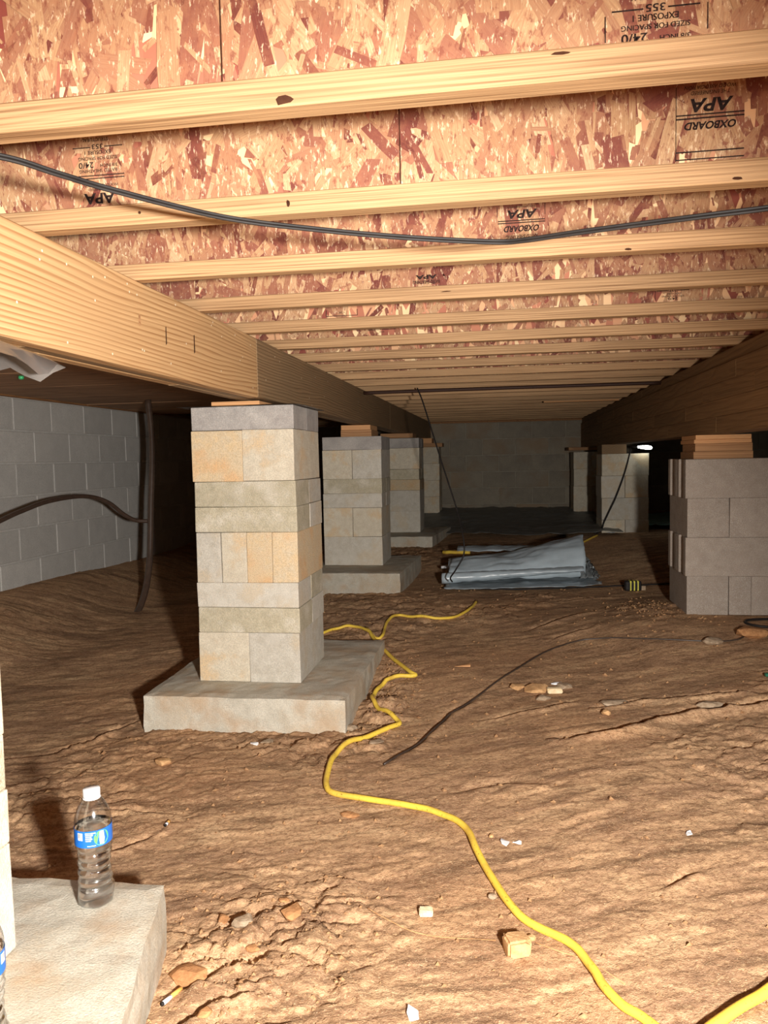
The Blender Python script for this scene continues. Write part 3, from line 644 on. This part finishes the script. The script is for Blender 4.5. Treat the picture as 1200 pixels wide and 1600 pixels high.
# ------------------------------------------------------------------ cables, hoses and pipes
def gpath(P, r, lift=0., n=6, maxr=.01):
    C3 = np.array(catmull([(a, b, 0) for a, b in P], n)); x, y = C3[:, 0], C3[:, 1]
    Z = np.max([gz(x+a*maxr, y+b*maxr) for a, b in ((0, 0), (1, 0), (-1, 0), (0, 1), (0, -1))], 0)+r+lift
    k = np.array([1, 2, 3, 2, 1.])/9; Zs = np.maximum(np.convolve(np.pad(Z, 2, mode='edge'), k, 'valid'), Z-.004)
    return list(zip(x, y, Zs))
HA = [(-.148,4.459),(-.184,4.252),(-.251,4.112),(-.357,4.057),(-.461,4.07),(-.552,4.099),(-.594,4.022),(-.603,3.894),(-.596,3.761),(-.625,3.739),(-.679,3.80),(-.739,3.866),(-.81,3.885),(-.873,3.856),(-.925,3.789),(-1.05,3.69),(-1.25,3.65)]
HB = [(-.69,3.84),(-.604,3.651),(-.504,3.43),(-.399,3.239),(-.371,3.207),(-.447,3.18),(-.495,3.134),(-.52,3.033),(-.512,2.939),(-.473,2.851),(-.412,2.773),(-.377,2.728),(-.391,2.689),(-.458,2.586),(-.518,2.486),(-.546,2.383),(-.539,2.259),(-.525,2.182),(-.501,2.142),(-.445,2.122),(-.338,2.097),(-.225,2.065),(-.151,2.018),(-.097,1.95),(-.069,1.854),(-.028,1.737),(.014,1.632),(.053,1.58),(.103,1.541),(.138,1.505),(.163,1.451),(.18,1.399),(.207,1.353),(.239,1.318),(.272,1.269),(.31,1.2),(.3,1.1),(.2,1.0)]
def hose(label, P, r):
    o = tube('yellow_cord', gpath(P, r), r, YEL, None, 1, 12, False); return tag(o, label, 'cord', 'yellow cord runs')
hose('long yellow cord snaking from the footing to the bottom edge', HB, .0088)
hose('yellow cord curving behind the nearest whole pier to the plastic bundle', HA, .0075)
hose('short yellow cord length crossing the bottom right corner', [(.25,1.21),(.328,1.293),(.382,1.341),(.437,1.385),(.495,1.431),(.568,1.48),(.7,1.55)], .0095)
hose('yellow cord end poking out left of the plastic bundle', [(-.47,6.16),(-.42,6.14),(-.36,6.12),(-.25,6.1)], .014)
hose('yellow cord end beyond the plastic bundle on its right', [(.50,5.9),(.60,6.25),(.76,6.6),(.80,6.7)], .008)
def pair_cable(name, label, P, r, off, m, cat='cable'):
    e = empty(name, label, cat, None, P[0])
    for s in (-1, 1):
        o = tube('strand', [(a, b+off*s*.5, c+off*s) for a, b, c in P], r, m, e, 8, 8); o.location = (-P[0][0], -P[0][1], -P[0][2])
    return e
CAB = [(-.86,.88,1.385),(-.78,.94,1.378),(-.691,1.02,1.384),(-.641,1.08,1.378),(-.588,1.15,1.373),(-.457,1.27,1.360),(-.308,1.34,1.350),(-.156,1.38,1.338),(-.011,1.41,1.330),(.045,1.40,1.327),(.129,1.37,1.326),(.229,1.34,1.325),(.321,1.31,1.323),(.413,1.30,1.326),(.501,1.29,1.331),(.7,1.28,1.35),(.95,1.27,1.385)]
pair_cable('hanging_cable', 'black twin cable sagging across below the near joists', CAB, .0026, .0028, BLACK)
tag(tube('hanging_wire', [(-.522,4.9,1.392),(-.478,4.85,1.284),(-.359,4.7,.922),(-.26,4.6,.623),(-.225,4.52,.48),(-.222,4.5,.38),(-.27,4.5,.29),(-.305,4.55,.235),(-.30,4.62,.20)], .0045, BLACK), 'thin black wire dangling from the ceiling to the plastic bundle', 'wire')
pc = tube('shadow_gap_strip', [(GX+.005,4.9,1.372),(-.5,4.9,1.374),(0,4.9,1.375),(.5,4.9,1.375),(RX-.005,4.9,1.375)], .011, plain('gap_shade_brown', lin(58, 36, 26), .6, .3))  # dark tube drawn in place of the shadowed gap under the joists
tag(pc, 'thin dark tube standing in for a shadowed gap across under the joists halfway back', 'pipe')
tag(box('pale_batten', .35, .95, 6.5, 6.53, 1.384, 1.3945, SHIM), 'short pale wood batten under the far joists beside the right girder', 'batten')
tag(tube('half_buried_cord', gpath([(-.378,2.359),(-.295,2.538),(-.233,2.719),(-.195,2.835),(-.091,2.992),(.037,3.246),(.185,3.534),(.341,3.667),(.486,3.658),(.62,3.604),(.751,3.562),(.907,3.529),(1.019,3.547),(1.114,3.641),(1.22,3.675),(1.6,3.7)], .0036, -.0012, 6, .004), .0036, DARKC, None, 1, 8, False), 'thin black cord lying across the dirt in front of the grey pier', 'cord')
tag(tube('ground_wire', gpath([(-.17,4.93),(.061,4.90),(.386,4.96),(.667,5.0),(.867,5.02),(1.02,5.05),(1.3,5.12)], .005, 0, 6, .004), .005, BLACK, None, 1, 8, False), 'dark wire from under the plastic bundle past the striped tool', 'wire')
tag(tube('looped_cord', gpath([(1.6,4.5),(1.43,3.94),(1.30,3.90),(1.17,3.86),(1.135,3.80),(1.18,3.75),(1.3,3.74),(1.5,3.72)], .006, 0, 6, .004), .006, BLACK, None, 1, 8, False), 'black cord loop on the dirt before the grey pier', 'cord')
PL = []
# drain pipe and branch cable beside the left wall
PIP = [(-2.36,4.95,1.376),(-2.335,4.93,1.16),(-2.325,4.90,.95),(-2.32,4.85,.70),(-2.31,4.80,.47),(-2.30,4.75,.30),(-2.29,4.66,.14),(-2.285,4.55,.03),(-2.29,4.45,-.02),(-2.31,4.33,-.09)]
tag(tube('drain_pipe', PIP, .021, BROWNP, None, 8, 14), 'dark pipe bending down to the dirt in front of the left block wall', 'pipe')
tag(tube('branch_cable', [(-2.5,3.0,.62),(-2.55,3.46,.645),(-2.58,3.80,.70),(-2.58,4.1,.745),(-2.55,4.42,.755),(-2.50,4.6,.71),(-2.45,4.72,.62),(-2.40,4.78,.575),(-2.335,4.83,.565)], .013, BROWNP, None, 8, 10), 'brown cable waving out from the dark pipe along the left wall', 'cable')
# ------------------------------------------------------------------ bulb and its cord
e = empty('light_bulb', 'glowing white bulb lying under the right girder', 'bulb', None, (1.185, 6.95, 1.01))
prof = [(.002, 0), (.012, .001), (.0125, .02), (.017, .03), (.022, .05), (.028, .085), (.030, .11), (.026, .128), (.015, .139), (.002, .142)]
GLOW = m_emit('bulb_glow', (.93, 1, .96, 1), 8)
def turned(name, pr, m, par):
    V = []; Fc = []; sg = 20
    for r_, z_ in pr:
        for k in range(sg): a = 2*math.pi*k/sg; V.append((-.045+z_, r_*math.cos(a), r_*.8*math.sin(a)-z_*.08))
    for i in range(len(pr)-1):
        for k in range(sg): Fc.append((i*sg+k, i*sg+(k+1) % sg, (i+1)*sg+(k+1) % sg, (i+1)*sg+k))
    return mesh(name, V, Fc, m, par, True)
turned('glass_envelope', [(r_*.72, z_+.01) for r_, z_ in prof[2:]], GLOW, e); turned('socket', [(.001, -.022), (.011, -.02), (.012, .03), (.001, .032)], BLACK, e)
pair_cable('lamp_cord', 'black twin cord hanging from the bulb down the far right pier', [(1.112,6.95,1.0),(1.105,6.94,.96),(1.06,6.95,.778),(.99,6.95,.58),(.94,6.95,.47),(.89,6.95,.36),(.865,6.93,.30),(.80,6.9,.25)], .004, .008, BLACK, 'cord')
# ------------------------------------------------------------------ plastic bundle and floor sheets
def sheet(name, fn, nu, nv_, m, parent=None, th=.0012):
    V = []; Fc = []
    for i in range(nu+1):
        for j in range(nv_+1): V.append(fn(i/nu, j/nv_))
    for i in range(nu):
        for j in range(nv_): q = i*(nv_+1)+j; Fc.append((q, q+nv_+1, q+nv_+2, q+1))
    o = mesh(name, V, Fc, m, parent, True)
    md = o.modifiers.new('thickness', 'SOLIDIFY'); md.thickness = th; return o
wr = lambda x, y, s, f=9: mn.fractal(Vector((x*f, y*f, s)), 1., 2., 3)
b = empty('plastic_bundle', 'folded roll of grey plastic sheeting lying on the dirt', 'plastic sheeting', None, (0, 0, 0))
zb = .125
def under(u, v):
    x = -.36+.98*u+.03*wr(u*2, v*2, 1, 3); y = 4.78+.16*u+.85*v+.03*wr(u*3, v, 2, 3)
    return (x, y, float(gbase(x, y))+.024+.012*abs(wr(x, y, 3, 8)))
sheet('bottom_layer', under, 46, 34, FILM, b)
def foldprof(u, cx0, h, y0, y1, z0, seed):
    pass
def main(u, v):       # big flattened fold: goes up the front, over and down the back
    a = v*math.pi; w_ = .30+.05*u; cy = 5.22+.16*u; hh = .115+.125*u**1.6
    x = -.34+.88*u-.04*v*(1-u)
    y = cy-w_*math.cos(a)*.75; z = zb+.015+.02*u+hh*math.sin(a)**.8
    k = .016*wr(u*1.1, v*2.6, 5, 3)+.008*wr(u*2, v*10, 6, 3)
    return (x+.012*wr(v*4, u, 7, 3), y, z+k)
sheet('main_fold', main, 44, 40, FILM, b)
def roll(u, v):       # front tube, open at the left end, flattening to the right
    a = v*2*math.pi; r_ = .034-.012*u; fl = 1+1.6*u**2
    return (-.385+.90*u, 4.93+.10*u+r_*fl*math.cos(a)+.01*wr(u*3, v, 8, 3), zb+.045+.05*u+r_*math.sin(a)*(1-.35*u)+.004*wr(u*6, v*3, 9, 3))
sheet('front_roll', roll, 40, 20, FILM, b)
def back(u, v):
    x = -.32+.62*u; y = 5.5+.32*v; return (x, y, zb+.155+.05*math.sin(v*2.6)-.06*v+.012*wr(u*2, v*3, 10, 3))
sheet('back_fold', back, 24, 14, FILM, b)
def tail(u, v):       # crumpled clear end on the right
    x = .50+.13*u+.02*wr(u*3, v*3, 11, 3); y = 5.05+.62*v+.06*u; return (x, y, zb+.03+.13*math.sin(v*2.7)*(1-u)**.8+.035*wr(u*4, v*5, 12, 3)*(1-.3*u))
sheet('crumpled_end', tail, 16, 28, m_film('clear_grey_film', lin(150, 156, 158), .2, .35), b)
t_ = tube('white_rod', [(-.42,5.33,.185),(-.34,5.33,.19),(-.22,5.34,.19)], .010, WHITE, None, 3, 10)
tag(t_, 'white rod end sticking out of the left of the plastic bundle', 'rod')
def fsheet(u, v):
    x = -.98+2.0*u; yf = 6.95+.25*math.sin(u*5)+.12*wr(u*3, 0, 21, 2)+.55*max(0, .5-u)*(1-v); y = yf+(9.62-yf)*v
    return (x, y, float(gbase(x, y))+.034+.03*abs(wr(x, y, 22, 4))+.05*math.exp(-((v-.12-.1*u)/.05)**2)*abs(wr(x, y, 23, 3)))
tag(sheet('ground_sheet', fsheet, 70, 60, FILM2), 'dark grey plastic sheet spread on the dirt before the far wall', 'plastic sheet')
def tsheet(u, v):
    x = 1.3+1.1*u; y = 7.3+1.5*v+.25*u; return (x, y, float(gbase(x, y))+.03+.03*abs(wr(x, y, 31, 6)))
tag(sheet('teal_sheet', tsheet, 24, 24, TEAL), 'pale teal sheet on the ground beyond the bulb pier', 'plastic sheet')
# ------------------------------------------------------------------ water bottles
def bottle(label, x, y, z, face, tilt=(0, 0)):
    e = empty('water_bottle', label, 'bottle', 'water bottles', (x, y, z+.001)); e.scale = (1.05, 1.05, 1.06); e.rotation_euler = (tilt[0], tilt[1], face)
    prof = [(.012, .003), (.024, .0), (.030, .004), (.0318, .014), (.032, .03)]
    for i in range(23):
        t = i/22; zz_ = .032+.078*t; waist = .0305-.0022*math.sin(t*math.pi)
        prof.append((waist+.0017*math.cos(t*math.pi*2*5), zz_))
    prof += [(.0325, .116), (.0325, .148), (.0328, .155), (.031, .166), (.027, .178), (.021, .189), (.0155, .196), (.0128, .199), (.0128, .204)]
    tw = lambda q, zz_: 1+(.035*math.sin(3*q+zz_*90) if zz_ < .11 else 0)+(.02*math.cos(5*q) if zz_ < .03 else 0)
    lathe('bottle_shell', prof, PET, e, 48, (0, 0, 0), tw, False)
    wp = [(r_-.0012, zz_+.0008) for r_, zz_ in prof if zz_ < .150]
    wt = lathe('water', wp, WATER, e, 48, (0, 0, 0), tw); 
    lathe('cap', [(.001, .1985), (.0148, .1985), (.0150, .200), (.0150, .212), (.0142, .2135), (.001, .2138)], WHITE, e, 32, fn=lambda q, zz_: 1+.012*math.cos(24*q))
    lathe('neck_ring', [(.0132, .1955), (.0158, .1957), (.0158, .1973), (.0132, .1975)], WHITE, e, 32, cap=False)
    def band(name, a0, a1, z0, z1, r_, m, par, n=16, sl=0):
        V = []; Fc = []
        for i in range(n+1):
            a = a0+(a1-a0)*i/n
            V += [(r_*math.cos(a), r_*math.sin(a), z0), (r_*math.cos(a), r_*math.sin(a), z1)]
        for i in range(n): Fc.append((2*i, 2*i+2, 2*i+3, 2*i+1))
        return mesh(name, V, Fc, m, par, True)
    lb = band('label', 0, 2*math.pi, .1165, .147, .0332, BLUE, e, 48)
    d = math.radians
    rp = .03345
    band('barcode_patch', d(-52), d(-34), .130, .1435, rp, WHITE, lb, 4)
    for k in range(5): band('barcode_bar', d(-50+k*3), d(-48.6+k*3), .134, .1425, rp+.0001, BLACK, lb, 2)
    for k, (a, bb) in enumerate(((-25, 6), (-25, -2), (-24, -6), (-25, -4), (-24, -8))):
        band('text_line', d(a), d(bb), .1422-k*.0034, .1440-k*.0034, rp, WHITE, lb, 6)
    band('text_line', d(-20), d(6), .1195, .1206, rp, WHITE, lb, 6)
    V = []; n = 24       # round green emblem with a white figure
    for k in range(n): a = 2*math.pi*k/n; q = d(24)+.0138/rp*math.cos(a); V.append((rp*math.cos(q), rp*math.sin(q), .132+.0138*math.sin(a)))
    mesh('emblem', V, [tuple(range(n))], GREEN, lb)
    V = [((rp+.0002)*math.cos(d(24)+q/rp), (rp+.0002)*math.sin(d(24)+q/rp), zz_) for q, zz_ in ((-.0035, .121), (.004, .1195), (.0055, .130), (.004, .144), (-.003, .1445), (-.0045, .134))]
    mesh('emblem_figure', V, [tuple(range(6))], WHITE, lb)
    return e
bottle('half-full clear plastic water bottle with blue label standing on the footing', -.786, 1.338, .101, math.atan2(-1.338, .786), (.0, -.01))
bottle('second water bottle cut off by the left photo edge, blue and white label', -.748, .955, .101, math.atan2(-1, .692)+1.9)
# ------------------------------------------------------------------ small things on the dirt
def lump(name, label, cat, x, y, sx, sy, sz, m, seed, yaw=0, sink=.25, blocky=0., grp=None):
    rs = random.Random(seed); bm = bmesh.new()          # angular lump: bevelled hull of scattered points
    if blocky > .7:
        for a in (-1, 1):
            for b_ in (-1, 1):
                for c in (-1, 1): bm.verts.new((a*sx*rs.uniform(.76, 1), b_*sy*rs.uniform(.76, 1), c*sz*rs.uniform(.76, 1)))
    else:
        for k in range(34):
            v = Vector((rs.gauss(0, 1), rs.gauss(0, 1), rs.gauss(0, 1))).normalized()*rs.uniform(.8, 1.08)
            v.z = max(-.8, min(.72, v.z)); bm.verts.new((v.x*sx, v.y*sy, v.z*sz))
    h_ = bmesh.ops.convex_hull(bm, input=bm.verts[:])
    bmesh.ops.delete(bm, geom=[v for v in bm.verts if not v.link_faces], context='VERTS')
    bmesh.ops.bevel(bm, geom=bm.edges[:], offset=(.22 if blocky > .7 else .05)*min(sx, sy, sz), segments=2 if blocky > .7 else 1, affect='EDGES', clamp_overlap=True)
    o = bobj(name, bm, m, None, False); o.location = (x, y, g1(x, y)+sz*(1-sink)); o.rotation_euler = (0, 0, yaw)
    tag(o, label, cat, grp); return o
SG = 'stones on the dirt'
lump('stone', 'orange-tan rounded stone beside a pale wood chunk, mid-right', 'stone', .125, 3.02, .055, .045, .022, TAN, 1, .3, .5, .45, SG)
lump('stone', 'small tan stone touching the left of the orange-tan stone', 'stone', .055, 3.04, .03, .03, .014, TAN, 2, 0, .3, 0, SG)
lump('stone', 'grey stone just below the orange-tan stone', 'stone', .148, 2.93, .032, .024, .012, GRAYST, 3, 0, .5, .45, SG)
lump('stone', 'grey flat stone behind the pale wood chunk', 'stone', .235, 3.07, .04, .03, .012, GRAYST, 4, 0, .5, .45, SG)
lump('stone', 'small cream pebble at the left end of the long rut', 'stone', .356, 2.735, .018, .018, .014, TAN, 5, 0, .3, 0, SG)
lump('stone', 'flat grey stone above the cream pebble by the rut', 'stone', .40, 2.87, .06, .035, .014, GRAYST, 6, .25, .5, .5, SG)
lump('stone', 'pale flat stone right of the long rut near the photo edge', 'stone', .725, 2.82, .05, .024, .014, GRAYST, 7, .1, .5, .5, SG)
lump('stone', 'grey stone on the black cord before the grey pier', 'stone', .908, 3.51, .05, .04, .022, GRAYST, 8, 0, .5, .45, SG)
lump('stone', 'large brown stone at the right edge above the black cord', 'stone', 1.10, 3.60, .075, .05, .034, CLOD, 9, .2, .5, .5, SG)
lump('stone', 'grey stone at the front corner of the nearest whole footing', 'stone', -.545, 2.665, .026, .02, .013, GRAYST, 10, 0, .5, .5, SG)
lump('stone', 'flat grey stone right of the yellow cord bend by the footing', 'stone', -.428, 2.515, .028, .022, .008, GRAYST, 11, .3, .5, .45, SG)
lump('stone', 'square tan stone beside the yellow cord near the bottom', 'stone', .022, 1.495, .028, .024, .020, TAN, 12, .3, .3, .8, SG)
lump('stone', 'tiny tan stone between yellow cord and square stone', 'stone', .052, 1.535, .009, .008, .008, TAN, 13, 0, .2, .3, SG)
lump('stone', 'grey pebble left of the yellow cord halfway down', 'stone', -.028, 1.676, .012, .010, .006, GRAYST, 14, 0, .2, .2, SG)
lump('stone', 'tan pebble right of the yellow cord by the white litter', 'stone', -.035, 1.93, .008, .008, .006, TAN, 15, 0, .2, .2, SG)
lump('stone', 'flat reddish stone below the lower yellow cord bend', 'stone', -.425, 2.03, .03, .018, .008, CLOD, 16, 0, .5, .45, SG)
lump('stone', 'brown stone on the dirt left of the nearest whole footing front', 'stone', -1.10, 2.31, .03, .022, .013, TAN, 17, 0, .5, .45, SG)
CGR = 'clay clods by the near footing'
for i, (x, y, a, c_) in enumerate(((-.605,1.345,.040,'largest flat clay clod beside the near footing corner'), (-.55,1.50,.028,'greyish clay clod behind the broken soil right of the near footing'), (-.455,1.545,.032,'wide clay clod at the right end of the broken soil'), (-.60,1.52,.017,'small clay clod closest to the near footing back corner'), (-.51,1.44,.016,'small clay clod in the middle of the broken soil'), (-.49,1.60,.014,'small clay clod at the back of the broken soil'), (-.53,1.24,.016,'small clay clod lying nearest the bottom edge'))):
    lump('clay_clod', c_, 'clod', x, y, a, a*.75, a*.42, CLOD if i != 1 else GRAYST, 30+i, i*.7, .5, .6, CGR)
o = lump('block_chip', 'pale rectangular chip alone on the dirt left of the yellow cord', 'chip', -.171, 1.603, .0175, .011, .0085, PALE, 40, .12, .15, .9)
lump('wood_chunk', 'pale wood chunk right of the orange-tan stone', 'wood chip', .197, 3.0, .032, .016, .012, PALE, 41, .15, .15, .9)
lump('white_scrap', 'white scrap behind the pale wood chunk', 'scrap', .215, 3.1, .026, .012, .006, WHITE, 42, .2, .2, .5)
o = mesh('wood_splinter', [(0, 0, 0), (.075, .012, .004), (.075, -.012, .004), (.075, .010, .012), (.075, -.010, .010)], [(0, 2, 1), (0, 1, 3), (0, 3, 4), (0, 4, 2), (1, 2, 4, 3)], SHIM)
o.location = (-.215, 3.31, gmax(-.17, 3.31, .03)); tag(o, 'pointed pale wood splinter on open dirt right of the yellow cord', 'wood chip')
for i, (x, y, s, c_) in enumerate(((-.846,2.48,.014,'white paper scrap in front of the nearest whole footing, left'), (-.801,2.483,.022,'grey flat scrap beside the white paper scrap'), (.0,1.90,.018,'white litter scrap right of the yellow cord'), (.032,1.90,.012,'second white litter scrap right of the yellow cord'), (.455,1.95,.012,'white scrap in the rut on the right foreground'), (-.165,1.30,.018,'curled pale scrap near the bottom centre'), (.95,6.98,.04,'white scrap at the foot of the bulb pier'))):
    n = 7; V = [(s*(1+.3*math.sin(k*2.3+i))*math.cos(k*2*math.pi/n), s*.6*math.sin(k*2*math.pi/n), .002*math.sin(k*1.7)) for k in range(n)]; V += [(a, b_, c2+.003) for a, b_, c2 in V]
    o = mesh('paper_scrap', V, [tuple(range(n))[::-1], tuple(range(n, 2*n))]+[(k, (k+1) % n, n+(k+1) % n, n+k) for k in range(n)], WHITE if i != 1 else GRAYST)
    o.location = (x, y, gmax(x, y, s)+.001); o.rotation_euler = (.1, .1, i); tag(o, c_, 'scrap', 'litter scraps')
def butt(label, x, y, yaw, r=.004, L1=.026, L2=.02):
    e = empty('cigarette_butt', label, 'cigarette butt', 'cigarette butts', (x, y, gmax(x, y, .012)+r)); e.rotation_euler = (0, 0, yaw)
    tube('paper_end', [(0, 0, 0), (-L2, 0, 0)], r, WHITE, e, 2, 10); tube('filter', [(0, 0, 0), (L1, 0, 0)], r, plain('cork_filter', lin(226, 166, 84), .8), e, 2, 10)
    tube('ash_tip', [(-L2, 0, 0), (-L2-.004, 0, 0)], r*.95, BLACK, e, 2, 10)
butt('cigarette butt with orange filter by the near footing bottom edge', -.615, 1.285, 1.2)
butt('short cigarette butt on the dirt beyond the water bottle', -.917, 1.937, 1.6, .004, .012, .012)
# striped tape measure like tool
e = empty('tape_measure', 'small black hand tool with yellow stripes on the dirt', 'tool', None, (.797, 4.86, gmax(.797, 4.86, .04)))
bobj('case', box_bm(-.055, .045, -.022, .022, 0, .062, .014, 3), BLACK, e)
for i, x in enumerate((-.028, -.006, .016)): box('yellow_stripe', x, x+.012, -.0235, .0235, .002, .0635, plain('bright_yellow', lin(232, 226, 96), .5), e, .004)
bobj('clip', box_bm(.046, .072, -.010, .012, .002, .03, .003), GRAYST, e)
e.rotation_euler = (0, 0, .1)
tag(bobj('green_tag', box_bm(0, .03, 0, .02, 0, .012, .003), plain('dark_green', lin(40, 110, 84), .5)), 'small dark green plastic piece at the right photo edge', 'scrap').location = (1.0, 3.1, gmax(1.0, 3.1, .02))
e2 = lathe('green_plug', [(.001, 0), (.010, .002), (.013, .008), (.012, .017), (.001, .018)], plain('green_cap_plastic', lin(70, 190, 120), .3, .6), None, 16)
e2.location = (-2.25, 3.39, 1.359); tag(e2, 'tiny green plastic plug under the joists near the left wall', 'plug')
# thin root on the dirt
tag(tube('root', gpath([(-.30,1.60),(-.24,1.56),(-.18,1.535),(-.10,1.53),(-.02,1.53)], .0008, .0002, 6, .002), .0009, SHIM, None, 1, 6, False), 'thin pale root leading to the square tan stone', 'root')
tag(tube('root', gpath([(.06,1.53),(.11,1.50),(.16,1.48),(.22,1.42)], .0008, .0002, 6, .002), .0009, SHIM, None, 1, 6, False), 'thin pale root crossing the yellow cord at the bottom', 'root')
# loose crumbs of soil: uncountable
rs = np.random.RandomState(5); V = []; Fc = []; t0 = [(1, 0, 0), (-1, 0, 0), (0, 1, 0), (0, -1, 0), (0, 0, 1), (0, 0, -1)]; f0 = [(0, 2, 4), (2, 1, 4), (1, 3, 4), (3, 0, 4), (2, 0, 5), (1, 2, 5), (3, 1, 5), (0, 3, 5)]
N = 5200; px = np.concatenate([rs.uniform(-1.5, 1.3, N-2000), rs.normal(-.5, .12, 800), rs.normal(-.46, .07, 600), rs.normal(.78, .13, 600)])
py = np.concatenate([.9+4.2*rs.rand(N-2000)**1.6, rs.normal(1.45, .15, 800), rs.uniform(2.6, 3.5, 600), rs.normal(4.1, .2, 600)])
pz = gz(px, py)
def infoot(x, y): return (-1.34 < x < -.55 and 2.6 < y < 3.54) or (x < -.46 and y < 1.43 and x < -.683+(1.42-y)*.26) or (.9 < x < 1.32 and 3.97 < y)
for x, y, z_ in zip(px, py, pz):
    if infoot(x, y): continue
    s = .001+.0062*rs.rand()**4*min(1.5, .5+y*.35); b0 = len(V); j = rs.uniform(.6, 1.3, (6, 1)); a = rs.uniform(0, 6.3); c_, s_ = math.cos(a), math.sin(a)
    q = np.array(t0)*j*s*np.array([1.2, .9, .7]); V += [(x+u*c_-v_*s_, y+u*s_+v_*c_, z_+w_+s*.3) for u, v_, w_ in q]; Fc += [tuple(i+b0 for i in f) for f in f0]
o = mesh('soil_crumbs', V, Fc, m_clod('soil_crumb', lin(186, 148, 108), lin(140, 104, 74))); tag(o, 'loose crumbs of dry soil scattered over the floor', 'soil', None, 'stuff')
